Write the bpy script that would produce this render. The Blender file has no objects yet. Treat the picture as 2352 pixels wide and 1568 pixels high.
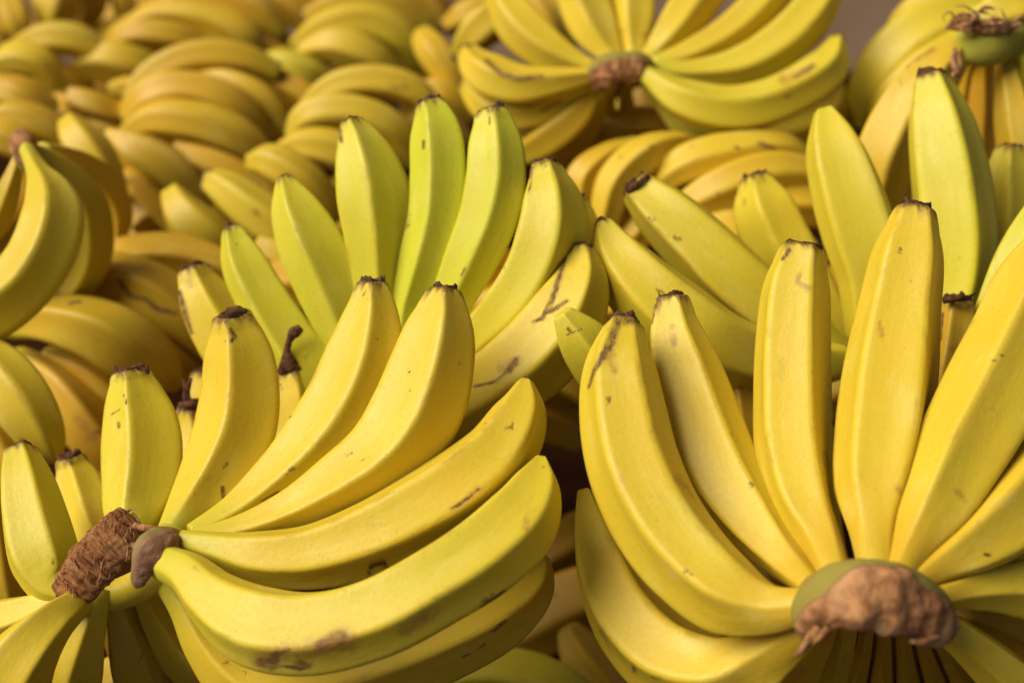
import bpy, math, random
import numpy as np
from mathutils import Vector

S = bpy.context.scene
COL = S.collection

# ------------------------------------------------------------------ camera
PITCH = math.radians(35)
CAM = np.array([0.0, 0.0, 0.72])
LENS = 50.0
F = 2352 * LENS / 36.0
RIGHT = np.array([1.0, 0, 0])
FWD = np.array([0, math.cos(PITCH), -math.sin(PITCH)])
UP = np.array([0, math.sin(PITCH), math.cos(PITCH)])
cd = bpy.data.cameras.new("camera")
cd.lens = LENS; cd.sensor_width = 36; cd.clip_start = 0.01; cd.clip_end = 200
cd.dof.use_dof = True; cd.dof.focus_distance = 0.665; cd.dof.aperture_fstop = 5.0
cam = bpy.data.objects.new("camera", cd); COL.objects.link(cam)
cam.location = CAM; cam.rotation_euler = (math.pi / 2 - PITCH, 0, 0)
S.camera = cam

# ------------------------------------------------------------------ sky and sun (soft overcast daylight)
SUN_TO = Vector((-0.66, -0.14, 0.735)).normalized()
elev = math.asin(SUN_TO.z); azim = math.atan2(SUN_TO.x, SUN_TO.y)
w = bpy.data.worlds.new("World"); S.world = w; w.use_nodes = True
nt = w.node_tree; nt.nodes.clear()
sky = nt.nodes.new("ShaderNodeTexSky"); sky.sky_type = 'NISHITA'; sky.sun_disc = False
sky.sun_elevation = elev; sky.sun_rotation = azim
sky.dust_density = 3.0; sky.air_density = 0.5
bg = nt.nodes.new("ShaderNodeBackground"); bg.inputs[1].default_value = 0.05
out = nt.nodes.new("ShaderNodeOutputWorld")
nt.links.new(sky.outputs[0], bg.inputs[0]); nt.links.new(bg.outputs[0], out.inputs[0])
sd = bpy.data.lights.new("sun", 'SUN'); sd.energy = 5.0; sd.angle = math.radians(45); sd.color = (1.0, 0.90, 0.73)
sun = bpy.data.objects.new("sun", sd); COL.objects.link(sun)
sun.rotation_euler = (-SUN_TO).to_track_quat('-Z', 'Y').to_euler()
sun.location = SUN_TO * 5
vs = S.view_settings
vs.view_transform = 'Standard'; vs.look = 'None'; vs.gamma = 1.0; vs.exposure = -0.28
S.cycles.max_bounces = 6; S.cycles.diffuse_bounces = 2; S.cycles.glossy_bounces = 3

# ------------------------------------------------------------------ helpers
rng = np.random.default_rng(7)


def at(px, py, d):
    """Photo position (2352 x 1568 frame) and distance along the lens axis -> point in the place."""
    px = np.asarray(px, float); py = np.asarray(py, float); d = np.asarray(d, float)
    return (CAM + d[..., None] * (FWD + RIGHT * ((px - 1176) / F)[..., None] + UP * ((784 - py) / F)[..., None]))


def seen(P):
    q = P - CAM
    z = q @ FWD
    return 1176 + F * (q @ RIGHT) / z, 784 - F * (q @ UP) / z


def spline(K, n):
    """Catmull-Rom (Hermite, chord length) through the rows of K; n samples evenly spaced."""
    K = np.asarray(K, float)
    seg = np.maximum(np.linalg.norm(np.diff(K[:, :2], axis=0), axis=1), 1e-6) ** 0.8
    t = np.concatenate([[0], np.cumsum(seg)])
    m = np.zeros_like(K)
    m[0] = (K[1] - K[0]) / seg[0]; m[-1] = (K[-1] - K[-2]) / seg[-1]
    for i in range(1, len(K) - 1):
        a = (K[i] - K[i - 1]) / seg[i - 1]; b = (K[i + 1] - K[i]) / seg[i]
        m[i] = (a * seg[i] + b * seg[i - 1]) / (seg[i] + seg[i - 1])
    s = np.linspace(0, t[-1], n)
    j = np.clip(np.searchsorted(t, s, side='right') - 1, 0, len(seg) - 1)
    h = seg[j]; u = ((s - t[j]) / h)[:, None]; h = h[:, None]
    return ((2 * u**3 - 3 * u**2 + 1) * K[j] + (u**3 - 2 * u**2 + u) * h * m[j]
            + (-2 * u**3 + 3 * u**2) * K[j + 1] + (u**3 - u**2) * h * m[j + 1]), s / t[-1]


def norm(v):
    return v / np.maximum(np.linalg.norm(v, axis=-1, keepdims=True), 1e-12)


def frames(P, view_ref=0.5):
    """Tangents plus a twist-free normal pair, started facing the viewer part way along."""
    T = norm(np.gradient(P, axis=0))
    n = len(P); k = int(n * view_ref)
    N = np.zeros_like(P)
    v = norm(CAM - P[k]); v = v - T[k] * (v @ T[k]); N[k] = norm(v)
    for i in list(range(k + 1, n)):
        v = N[i - 1] - T[i] * (N[i - 1] @ T[i]); N[i] = norm(v)
    for i in range(k - 1, -1, -1):
        v = N[i + 1] - T[i] * (N[i + 1] @ T[i]); N[i] = norm(v)
    B = np.cross(T, N)
    return T, N, B


def section(seg, corner_angles, soft_deg=9.0, k=0.75):
    """Radius of a rounded polygon (a banana has about five sides)."""
    th = np.linspace(0, 2 * np.pi, 720, endpoint=False)
    ca = np.sort(np.mod(corner_angles, 2 * np.pi)); m = len(ca)
    r = np.full(720, 1e9)
    for i in range(m):
        a = ca[i]; b = ca[(i + 1) % m] + (2 * np.pi if i == m - 1 else 0)
        mid = (a + b) / 2; ap = math.cos((b - a) / 2)
        c = np.cos(th - mid)
        r = np.where(c > 0.05, np.minimum(r, ap / np.maximum(c, 0.05)), r)
    ker = np.exp(-0.5 * ((np.arange(720) - 360) * 0.5 / soft_deg) ** 2)
    ker = np.fft.ifftshift(ker / ker.sum())
    r = np.real(np.fft.ifft(np.fft.fft(r) * np.fft.fft(ker)))
    r = r / ((r.max() + r.mean()) / 2)
    r = ((1 - k) + k * r) ** 1.28
    r = r / ((r.max() + r.mean()) / 2)
    return np.interp(np.arange(seg) / seg * 720, np.arange(721), np.append(r, r[0]))


def lump(P, scale, seed):
    """Cheap smooth noise for shape irregularities."""
    g = np.random.default_rng(seed); v = 0
    for _ in range(5):
        d = norm(g.normal(size=3)); v = v + np.sin(P @ d * scale * g.uniform(0.6, 1.6) + g.uniform(0, 6.28))
    return v / 5


def mesh_from_grid(name, G, mat, parent, attrs=None, vec=None, cap=True, origin=None):
    """G: rings x segs x 3 closed tube -> ONE mesh object."""
    n, s, _ = G.shape
    V = G.reshape(-1, 3)
    if origin is not None:
        V = V - origin
    i = np.arange(n - 1)[:, None] * s; j = np.arange(s)[None, :]; j2 = (j + 1) % s
    Q = np.stack([i + j, i + j2, i + s + j2, i + s + j], -1).reshape(-1, 4)
    loops = Q.ravel(); starts = np.arange(len(Q)) * 4; tot = np.full(len(Q), 4)
    if cap:
        a = np.arange(s)[::-1]; b = (n - 1) * s + np.arange(s)
        starts = np.concatenate([starts, [len(loops), len(loops) + s]]); tot = np.concatenate([tot, [s, s]])
        loops = np.concatenate([loops, a, b])
    me = bpy.data.meshes.new(name)
    me.vertices.add(len(V)); me.vertices.foreach_set("co", np.ascontiguousarray(V, dtype=np.float32).ravel())
    me.loops.add(len(loops)); me.loops.foreach_set("vertex_index", loops.astype(np.int32))
    me.polygons.add(len(starts)); me.polygons.foreach_set("loop_start", starts.astype(np.int32))
    me.polygons.foreach_set("use_smooth", np.ones(len(starts), bool))
    for k_, a_ in (attrs or {}).items():
        at_ = me.attributes.new(k_, 'FLOAT', 'POINT'); at_.data.foreach_set("value", a_.astype(np.float32).ravel())
    if vec is not None:
        at_ = me.attributes.new("straight", 'FLOAT_VECTOR', 'POINT'); at_.data.foreach_set("vector", vec.astype(np.float32).ravel())
    me.update(); me.validate()
    me.materials.append(mat)
    o = bpy.data.objects.new(name, me); COL.objects.link(o)
    if parent is not None:
        o.parent = parent
    return o


# ------------------------------------------------------------------ materials
def new_mat(name):
    m = bpy.data.materials.new(name); m.use_nodes = True
    t = m.node_tree; t.nodes.clear()
    o = t.nodes.new("ShaderNodeOutputMaterial"); p = t.nodes.new("ShaderNodeBsdfPrincipled")
    t.links.new(p.outputs[0], o.inputs[0])
    return m, t, p


class NT:
    """Small node-writing helper."""
    def __init__(s, t): s.t = t
    def n(s, kind, **kw):
        x = s.t.nodes.new(kind)
        for k, v in kw.items(): setattr(x, k, v)
        return x
    def link(s, a, b): s.t.links.new(a, b)
    def attr(s, name):
        return s.n("ShaderNodeAttribute", attribute_name=name)
    def noise(s, vec, scale, detail=3, rough=0.5, dist=0.0):
        x = s.n("ShaderNodeTexNoise"); x.inputs['Scale'].default_value = scale; x.inputs['Detail'].default_value = detail
        x.inputs['Roughness'].default_value = rough; x.inputs['Distortion'].default_value = dist
        s.link(vec, x.inputs['Vector']); return x.outputs['Fac']
    def vmul(s, vec, c):
        x = s.n("ShaderNodeVectorMath", operation='MULTIPLY'); s.link(vec, x.inputs[0]); x.inputs[1].default_value = c
        return x.outputs[0]
    def math(s, op, a, b=None, c=None, clamp=False):
        x = s.n("ShaderNodeMath", operation=op); x.use_clamp = clamp
        for i, v in enumerate((a, b, c)):
            if v is None: continue
            if isinstance(v, (int, float)): x.inputs[i].default_value = v
            else: s.link(v, x.inputs[i])
        return x.outputs[0]
    def ramp(s, v, lo, hi):
        x = s.n("ShaderNodeMapRange"); x.interpolation_type = 'SMOOTHSTEP'
        s.link(v, x.inputs[0]); x.inputs[1].default_value = lo; x.inputs[2].default_value = hi
        return x.outputs[0]
    def mix(s, f, a, b):
        x = s.n("ShaderNodeMix", data_type='RGBA')
        if isinstance(f, (int, float)): x.inputs[0].default_value = f
        else: s.link(f, x.inputs[0])
        for i, v in ((6, a), (7, b)):
            if isinstance(v, tuple): x.inputs[i].default_value = (*v, 1)
            else: s.link(v, x.inputs[i])
        return x.outputs[2]


def banana_skin():
    m, t, p = new_mat("banana_skin"); N = NT(t)
    st = N.attr("straight").outputs['Vector']
    green = N.attr("green").outputs['Fac']; ripe_and_shade = N.attr("ripe_and_shade").outputs['Fac']
    scar = N.attr("scar").outputs['Fac']; bruise = N.attr("bruise").outputs['Fac']
    neck = N.attr("neck").outputs['Fac']; speck = N.attr("speck").outputs['Fac']
    streak_v = N.vmul(st, (1, 1, 0.12))
    big = N.noise(st, 28, 3); streak = N.noise(streak_v, 130, 3, 0.55); fine = N.noise(st, 420, 4, 0.6)
    g2 = N.math('ADD', green, N.math('MULTIPLY', N.math('SUBTRACT', big, 0.5), 0.45))
    g2 = N.math('ADD', g2, N.math('MULTIPLY', N.math('SUBTRACT', streak, 0.5), 0.28), clamp=True)
    yellow = N.mix(ripe_and_shade, (0.745, 0.555, 0.040), (0.60, 0.285, 0.016))  # second colour is ripe orange-brown, also used as painted shade
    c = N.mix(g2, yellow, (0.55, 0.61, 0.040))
    # paler waxy bloom in patches, strengthened to paint cream highlights, small tonal mottle
    pale = N.ramp(N.noise(N.vmul(st, (1, 1, 0.4)), 55, 4, 0.6), 0.50, 0.80)
    c = N.mix(N.math('MULTIPLY', pale, 0.42), c, (0.84, 0.71, 0.20))
    c = N.mix(N.math('MULTIPLY', N.ramp(fine, 0.45, 0.75), 0.10), c, (0.45, 0.28, 0.03))
    # rubbed greyish scuffs
    sc = N.ramp(N.noise(N.vmul(st, (1, 1, 0.5)), 75, 6, 0.72, 1.5), 0.60, 0.74)
    c = N.mix(N.math('MULTIPLY', sc, N.math('MULTIPLY', speck, 0.60)), c, (0.37, 0.26, 0.050))
    # long faint darker and olive streaks following the fruit
    ls = N.noise(N.vmul(st, (1, 1, 0.07)), 240, 4, 0.65, 0.3)
    c = N.mix(N.math('MULTIPLY', N.ramp(ls, 0.52, 0.78), 0.24), c, (0.52, 0.34, 0.022))
    c = N.mix(N.math('MULTIPLY', N.ramp(N.noise(st, 38, 5, 0.65, 1.0), 0.55, 0.75), 0.18), c, (0.58, 0.40, 0.030))
    vf = N.n("ShaderNodeTexVoronoi"); vf.inputs['Scale'].default_value = 330; N.link(st, vf.inputs['Vector'])
    fsep = N.n("ShaderNodeSeparateColor"); N.link(vf.outputs['Color'], fsep.inputs[0])
    fr = N.math('MULTIPLY', N.math('SUBTRACT', 1.0, N.ramp(vf.outputs['Distance'], 0.12, 0.30)), N.math('GREATER_THAN', fsep.outputs[0], 0.62))
    c = N.mix(N.math('MULTIPLY', N.math('MULTIPLY', fr, N.ramp(big, 0.40, 0.62)), 0.26), c, (0.34, 0.19, 0.03))
    # green neck and tip
    c = N.mix(N.math('MULTIPLY', neck, 0.75), c, (0.50, 0.53, 0.045))
    # specks: sparse small dark points and ticks
    vo = N.n("ShaderNodeTexVoronoi"); vo.inputs['Scale'].default_value = 85
    wob = N.n("ShaderNodeVectorMath", operation='ADD')
    nz = N.n("ShaderNodeTexNoise"); nz.inputs['Scale'].default_value = 300; N.link(st, nz.inputs['Vector'])
    sm = N.n("ShaderNodeVectorMath", operation='SCALE'); N.link(nz.outputs['Color'], sm.inputs[0]); sm.inputs[3].default_value = 0.006
    N.link(N.vmul(st, (1, 1, 0.6)), wob.inputs[0]); N.link(sm.outputs[0], wob.inputs[1]); N.link(wob.outputs[0], vo.inputs['Vector'])
    dots = N.math('SUBTRACT', 1.0, N.ramp(vo.outputs['Distance'], 0.05, 0.17))
    sepc = N.n("ShaderNodeSeparateColor"); N.link(vo.outputs['Color'], sepc.inputs[0])
    some = N.math('GREATER_THAN', N.math('ADD', sepc.outputs[0], N.math('MULTIPLY', speck, 0.16)), 0.97)
    c = N.mix(N.math('MULTIPLY', N.math('MULTIPLY', dots, some), 0.75), c, (0.16, 0.07, 0.018))
    ridge = N.attr("ridge").outputs['Fac']
    rw = N.math('MULTIPLY', N.ramp(ridge, 0.45, 0.95), N.ramp(N.noise(N.vmul(st, (1, 1, 0.35)), 140, 6, 0.7), 0.50, 0.68))
    c = N.mix(N.math('MULTIPLY', rw, 0.42), c, (0.33, 0.17, 0.030))
    # scars with ragged edges
    rag = N.noise(st, 330, 5, 0.7); rag2 = N.noise(st, 900, 3, 0.6)
    sv = N.math('ADD', scar, N.math('MULTIPLY', N.math('SUBTRACT', rag, 0.5), 0.9))
    brk = N.ramp(N.noise(N.vmul(st, (1, 1, 0.5)), 480, 4, 0.7), 0.30, 0.58)
    sm_ = N.math('MULTIPLY', N.ramp(sv, 0.34, 0.85), N.math('ADD', 0.42, N.math('MULTIPLY', brk, 0.58)))
    scol = N.mix(N.ramp(N.math('ADD', rag2, N.math('MULTIPLY', N.math('SUBTRACT', 0.75, sv), 0.5)), 0.4, 0.7), (0.060, 0.022, 0.013), (0.24, 0.105, 0.036))
    halo = N.ramp(scar, 0.02, 0.45)
    c = N.mix(N.math('MULTIPLY', halo, 0.32), c, (0.42, 0.25, 0.05))
    c = N.mix(N.math('MULTIPLY', sm_, 0.86), c, scol)
    bn = N.noise(st, 150, 6, 0.75)
    bv = N.math('ADD', N.math('MULTIPLY', bruise, 0.8), N.math('MULTIPLY', N.math('SUBTRACT', bn, 0.5), N.math('MULTIPLY', bruise, 3.2)))
    c = N.mix(N.math('MULTIPLY', N.ramp(bv, 0.15, 1.0), 0.6), c, (0.33, 0.15, 0.04))
    N.link(c, p.inputs['Base Color'])
    rr = N.math('ADD', 0.43, N.math('MULTIPLY', N.math('SUBTRACT', fine, 0.5), 0.25))
    rr = N.math('ADD', rr, N.math('MULTIPLY', sm_, 0.25)); N.link(rr, p.inputs['Roughness'])
    p.inputs['Specular IOR Level'].default_value = 0.36
    bsum = N.math('ADD', N.math('MULTIPLY', streak, 0.5), N.math('MULTIPLY', fine, 0.35))
    bsum = N.math('SUBTRACT', bsum, N.math('MULTIPLY', sm_, 0.6))
    bsum = N.math('ADD', bsum, N.math('MULTIPLY', N.noise(N.vmul(st, (1, 1, .35)), 60, 2), 0.9))
    b = N.n("ShaderNodeBump"); b.inputs['Strength'].default_value = 0.35; b.inputs['Distance'].default_value = 0.0012
    N.link(bsum, b.inputs['Height']); N.link(b.outputs[0], p.inputs['Normal'])
    return m


def husk(name, a, b, c3, scale=(1, 1, 1), rough=0.85, sc=260, cut_attr=False, flesh=((0.23, 0.20, 0.045), (0.36, 0.33, 0.06))):
    """Dry brown fibre: tips, cut faces, threads. With cut_attr: green flesh where the attribute is low."""
    m, t, p = new_mat(name); N = NT(t)
    st = N.attr("straight").outputs['Vector']
    v = N.vmul(st, scale)
    n1 = N.noise(v, sc, 5, 0.65, 0.6); n2 = N.noise(v, sc * 0.28, 4, 0.6, 0.8)
    c = N.mix(N.ramp(n1, 0.33, 0.66), a, b)
    c = N.mix(N.math('MULTIPLY', N.ramp(n2, 0.48, 0.70), 0.7), c, c3)
    h = N.math('ADD', n1, N.math('MULTIPLY', n2, 1.2))
    if cut_attr:
        cut = N.attr("cut").outputs['Fac']
        cv = N.ramp(N.math('ADD', cut, N.math('MULTIPLY', N.math('SUBTRACT', n2, 0.5), 0.8)), 0.40, 0.56)
        edge = N.ramp(N.math('ADD', cut, N.math('MULTIPLY', N.math('SUBTRACT', n2, 0.5), 0.8)), 0.05, 0.50)
        fl = N.mix(N.noise(st, 60, 3), *flesh)
        fl = N.mix(N.math('MULTIPLY', edge, 0.65), fl, (0.30, 0.15, 0.10))
        c = N.mix(cv, fl, c)
        h = N.math('MULTIPLY', h, N.math('ADD', 0.12, cv))
    N.link(c, p.inputs['Base Color']); p.inputs['Roughness'].default_value = rough
    p.inputs['Specular IOR Level'].default_value = 0.25
    bm = N.n("ShaderNodeBump"); bm.inputs['Strength'].default_value = 0.8; bm.inputs['Distance'].default_value = 0.0016
    N.link(h, bm.inputs['Height']); N.link(bm.outputs[0], p.inputs['Normal'])
    return m


SKIN = banana_skin()
TIP = husk("dry_blossom_end", (0.045, 0.017, 0.008), (0.17, 0.075, 0.033), (0.02, 0.009, 0.006), sc=420)
TIP_PALE = husk("pale_blossom_end", (0.09, 0.045, 0.022), (0.24, 0.13, 0.07), (0.04, 0.02, 0.01), sc=420)
CROWN = husk("cut_crown", (0.11, 0.033, 0.011), (0.46, 0.195, 0.068), (0.54, 0.28, 0.12), scale=(1, 0.6, 0.14), sc=620, cut_attr=True)
CROWN4 = husk("folded_crown", (0.20, 0.078, 0.030), (0.52, 0.255, 0.105), (0.66, 0.42, 0.22), scale=(1, 1, 0.8), sc=110, cut_attr=True, flesh=((0.23, 0.185, 0.045), (0.37, 0.31, 0.05)))
CROWN2 = husk("rough_crown", (0.20, 0.085, 0.033), (0.42, 0.21, 0.088), (0.52, 0.31, 0.16), scale=(1, 1, 0.8), sc=120, cut_attr=True)
STUB = husk("withered_stub", (0.25, 0.12, 0.068), (0.36, 0.20, 0.12), (0.17, 0.075, 0.045), sc=130, rough=.6, cut_attr=True, flesh=((0.20, 0.145, 0.055), (0.33, 0.27, 0.07)))
CROWN3 = husk("rough_green_crown", (0.25, 0.12, 0.05), (0.46, 0.25, 0.11), (0.55, 0.36, 0.2), sc=160, cut_attr=True, flesh=((0.36, 0.34, 0.04), (0.48, 0.44, 0.055)))
FIBRE2 = husk("pale_dry_fibre", (0.24, 0.11, 0.045), (0.50, 0.27, 0.12), (0.62, 0.42, 0.25), scale=(1, 1, 0.3), sc=300)
FIBRE = husk("dry_fibre", (0.20, 0.08, 0.03), (0.46, 0.22, 0.09), (0.5, 0.3, 0.15), scale=(1, 1, 0.2), sc=400)

# ------------------------------------------------------------------ bunches
BUNCH = {}


def bunch(key, label, pos, group="banana bunches heaped on the stall"):
    o = bpy.data.objects.new("banana_bunch", None); COL.objects.link(o)
    o.empty_display_size = 0.03
    o.location = at(*pos); o['label'] = label; o['category'] = "banana bunch"; o['group'] = group
    BUNCH[key] = (o, at(*pos))
    return o


def dist_poly(x, y, pts):
    best = np.full(x.shape, 1e9); wv = np.zeros(x.shape)
    for (x0, y0, w0), (x1, y1, w1) in zip(pts[:-1], pts[1:]):
        dx, dy = x1 - x0, y1 - y0; L = max(dx * dx + dy * dy, 1e-6)
        u = np.clip(((x - x0) * dx + (y - y0) * dy) / L, 0, 1)
        d = np.hypot(x - x0 - u * dx, y - y0 - u * dy) / (w0 + u * (w1 - w0))
        best = np.minimum(best, d)
    return best


RES = {'h': (150, 72), 'm': (76, 44), 'l': (44, 30)}
NB = 0
MADE = {}


def banana(key, knots, d, u=0.25, green=0.1, ripe_and_shade=0.2, tip='b', res='h', scars=(), bruises=(), speck=0.5, k=1.0, soft=3.2, neck=0.6, label=None):
    """knots (x, y, half width) run from the blossom tip to the stem; d = distance at tip, middle, stem."""
    global NB
    NB += 1; seed = NB * 17 + 3
    if key in ('FL', 'FR', 'GC', 'RM') and ripe_and_shade < 0.55: ripe_and_shade = ripe_and_shade * 0.3 + float(np.random.default_rng(NB).uniform(0, .12))
    if key[0] == 'K' or key in ('LM', 'LK', 'UB', 'LE'): ripe_and_shade = min(1.0, max(0.0, ripe_and_shade * 0.85 + 0.22 + float(np.random.default_rng(NB).uniform(-.14, .14)))); green = green + float(np.random.default_rng(NB + 999).uniform(0, .12))  # raised value also browns these bunches, painting shade into the skin
    g = np.random.default_rng(seed)
    root, O = BUNCH[key]
    n, s = RES[res]
    K, t = spline(knots, n)
    x, y, hw = K[:, 0], K[:, 1], np.maximum(K[:, 2], 3)
    dd = d[0] * (1 - t) * (1 - 2 * t) + d[1] * 4 * t * (1 - t) + d[2] * t * (2 * t - 1)
    P = at(x, y, dd)
    R = hw * dd / F
    # resample evenly in 3D
    L = np.concatenate([[0], np.cumsum(np.linalg.norm(np.diff(P, axis=0), axis=1))]); tot = L[-1]
    q = np.linspace(0, 1, n); q = q - 0.09 * np.sin(2 * np.pi * q) / (2 * np.pi) * 2
    P = np.stack([np.interp(q * tot, L, P[:, i]) for i in range(3)], 1); R = np.interp(q * tot, L, R)
    tl = q
    T, Nn, Bb = frames(P, 0.45)
    base = math.asin(max(-0.95, min(0.95, u)))
    corners = base + np.arange(5) * 2 * np.pi / 5 + g.uniform(-0.22, 0.22, 5) * np.array([0, 1, 1, 1, 1])
    r1 = section(s, corners, soft, k)
    circ = np.ones(s)
    th = np.arange(s) / s * 2 * np.pi
    kk = np.clip(1.0 - 0.75 * np.clip((tl - 0.78) / 0.2, 0, 1), 0, 1)[:, None]      # round near the stem
    rr = r1[None] * kk + circ[None] * (1 - kk)
    twist = g.uniform(-0.10, 0.10) * (tl - 0.5)[:, None]
    ang = th[None] + twist
    # rounded ends
    R = R * (1 + (g.uniform(0.02, 0.16) if tip == 'b' else 0.0) * np.clip(1 - tl / 0.06, 0, 1))
    e0 = np.clip(tl * tot / (R[0] * 0.35 + 1e-6), 0, 1); endf = np.where(e0 < 1, np.sqrt(np.clip(1 - (1 - e0) ** 2, 0, 1)) * 0.14 + 0.86, 1)
    RR = (R * endf)[:, None] * rr
    G = P[:, None] + RR[..., None] * (np.cos(ang)[..., None] * Nn[:, None] + np.sin(ang)[..., None] * Bb[:, None])
    nz = lump(G.reshape(-1, 3), 70, seed).reshape(n, s) * 0.020 + lump(G.reshape(-1, 3), 190, seed + 1).reshape(n, s) * 0.006
    G = G + (nz * R[:, None])[..., None] * (np.cos(ang)[..., None] * Nn[:, None] + np.sin(ang)[..., None] * Bb[:, None])
    # close the ends
    c0 = P[0][None] + (G[0] - P[0]) * 0.5 + T[0] * R[0] * 0.10; c1 = P[-1][None] + (G[-1] - P[-1]) * 0.4
    G = np.concatenate([c0[None], G, c1[None]]); tl2 = np.concatenate([[0], tl, [1]]); ang2 = np.concatenate([ang[:1], ang, ang[-1:]])
    R2 = np.concatenate([[R[0] * .5], R, [R[-1] * .4]])
    off = g.uniform(-1, 1, 3)
    straight = np.stack([np.cos(ang2) * R2[:, None], np.sin(ang2) * R2[:, None], np.repeat((tl2 * tot)[:, None], s, 1)], -1) + off
    V = G.reshape(-1, 3)
    # surface marks
    sc = np.zeros(len(V)); br = np.zeros(len(V))
    if scars or bruises:
        X, Y = seen(V)
        nrm = (G - np.concatenate([P[:1], P, P[-1:]])[:, None]).reshape(-1, 3)
        face = ((CAM - V) * nrm).sum(1) > -0.0005
        for pts in scars:
            dd_ = dist_poly(X, Y, pts); sc = np.maximum(sc, np.where(face, np.clip(1.15 - 0.66 * dd_, 0, 1), 0))
        for pts in bruises:
            dd_ = dist_poly(X, Y, pts); br = np.maximum(br, np.where(face, np.clip(1.2 - 0.7 * dd_, 0, 1), 0))
    # dark frayed line where the blossom end dries
    tm = np.repeat((tl2 * tot)[:, None], s, 1)
    if tip in 'bd':
        fr = 0.0028 + 0.0022 * np.sin(3 * ang2 + seed) * np.sin(7 * ang2 + 1.3 * seed) + 0.003 * np.maximum(0, np.cos(5 * (ang2 - base)) - 0.75) * 4 * g.uniform(0.2, 1)
        sc = np.maximum(sc, np.clip(1.0 - 0.5 * tm / np.maximum(fr, 5e-4), 0, 1).ravel() * 0.95)
    nk = np.repeat(np.clip((tl2 - 0.80) / 0.18, 0, 1)[:, None] ** 1.3 * neck + np.clip(1 - tl2 / 0.07, 0, 1)[:, None] * 0.35, s, 1)
    one = np.ones(len(V))
    rip = np.repeat((ripe_and_shade + (0.42 if key == 'FR' else 0.0) * np.clip((tl2 - .72) / .22, 0, 1) ** 1.2)[:, None], s, 1).ravel()
    if key == 'FR': nk = nk * 0.15
    rdg = np.clip((r1 - np.median(r1)) / max(r1.max() - np.median(r1), 1e-5), 0, 1)[None] * np.concatenate([kk[:1], kk, kk[-1:]])
    attrs = dict(ridge=rdg.ravel(), green=one * green, ripe_and_shade=rip, scar=sc, bruise=br, neck=nk.ravel(), speck=one * speck)
    o = mesh_from_grid("banana", G, SKIN, root, attrs, straight.reshape(-1, 3), origin=O)
    if label: o['label'] = label
    MADE[(key, knots[0][0], knots[0][1])] = o
    if tip != 'n':
        make_tip(o, O, P, T, Nn, Bb, R, r1, tip, g, res, base)
    return o


def make_tip(parent, O, P, T, Nn, Bb, R, r1, kind, g, res, base):
    s = len(r1); th = np.arange(s) / s * 2 * np.pi
    Tn = -norm(T[:4].mean(0)); r0 = R[0] * 0.84
    if kind == 'p':          # small pointed nub
        prof = [(0.90, -0.002), (0.80, 0.0006), (0.55, 0.0018), (0.25, 0.0024)]; jag = 0.05; r0 = R[0] * 0.72
    else:
        prof = [(1.02, -0.0022), (1.05, -0.0006), (1.06, 0.0008), (0.98, 0.0016), (0.84, 0.0012), (0.60, 0.0003), (0.30, -0.0002), (0.06, 0.0)]; jag = 0.13
    hs = g.uniform(0.45, 1.35) if kind != 'p' else 1; r0 *= g.uniform(0.86, 1.02)
    amp = g.uniform(0.2, 1.0, 7) / np.array([1, 1, 1.2, 1.5, 2, 3, 4]); ph = g.uniform(0, 6.28, 7)
    wav = sum(amp[i] * np.sin(kf * th + ph[i]) for i, kf in enumerate((1, 2, 3, 5, 7, 12, 21))) / 1.6
    wav = wav + g.uniform(0.4, 1.6) * np.exp(-0.5 * (np.angle(np.exp(1j * (th - g.uniform(0, 6.28)))) / g.uniform(0.12, 0.3)) ** 2)
    rings = []
    for i, (a, h) in enumerate(prof):
        ja = jag * (1.0 if i in (1, 2, 3) else 0.3)
        rad = r0 * a * (1 + ja * np.clip(wav, -1, 1) * 0.5) * (0.5 + 0.5 * r1)
        hh = h * hs * (1 + (1.0 if i in (0, 2, 3) else 0.25) * np.clip(wav, -0.9, 1.8) * (0.85 if kind != 'p' else 0.2)) * (r0 / 0.006) ** 0.5
        rings.append(P[0] + rad[:, None] * (np.cos(th)[:, None] * Nn[0] + np.sin(th)[:, None] * Bb[0]) + hh[:, None] * Tn)
    G = np.stack(rings)
    st = G.reshape(-1, 3) + g.uniform(-1, 1, 3)
    mesh_from_grid("tip", G, TIP if g.random() < .65 else TIP_PALE, parent, None, st, origin=O)


def tube(name, pts, mat, parent, O, rough=0.0, seg=14, n=26, seed=0, flat=1.0, attrs=None):
    """A bent tapered strand: pts are (x, y, d, half width)."""
    A = np.asarray(pts, float)
    K, t = spline(A[:, [0, 1, 2, 3]], n)
    P = at(K[:, 0], K[:, 1], K[:, 2]); R = np.maximum(K[:, 3], 0.4) * K[:, 2] / F
    T, Nn, Bb = frames(P, 0.5)
    th = np.arange(seg) / seg * 2 * np.pi
    G = P[:, None] + R[:, None, None] * (flat * np.cos(th)[None, :, None] * Nn[:, None] + np.sin(th)[None, :, None] * Bb[:, None])
    if rough:
        V = G.reshape(-1, 3)
        nz = (lump(V, 260, seed) + 0.7 * lump(V, 620, seed + 5) + 0.5 * lump(V, 1400, seed + 9)).reshape(n, seg)
        G = G + (rough * nz * R[:, None])[..., None] * norm(G - P[:, None])
    st = np.stack([np.cos(th)[None] * R[:, None], np.sin(th)[None] * R[:, None],
                   np.repeat(np.concatenate([[0], np.cumsum(np.linalg.norm(np.diff(P, axis=0), axis=1))])[:, None], seg, 1)], -1).reshape(-1, 3) + seed * 0.137
    at_ = dict(attrs or {})
    return mesh_from_grid(name, G, mat, parent, at_, st, origin=O)


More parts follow.
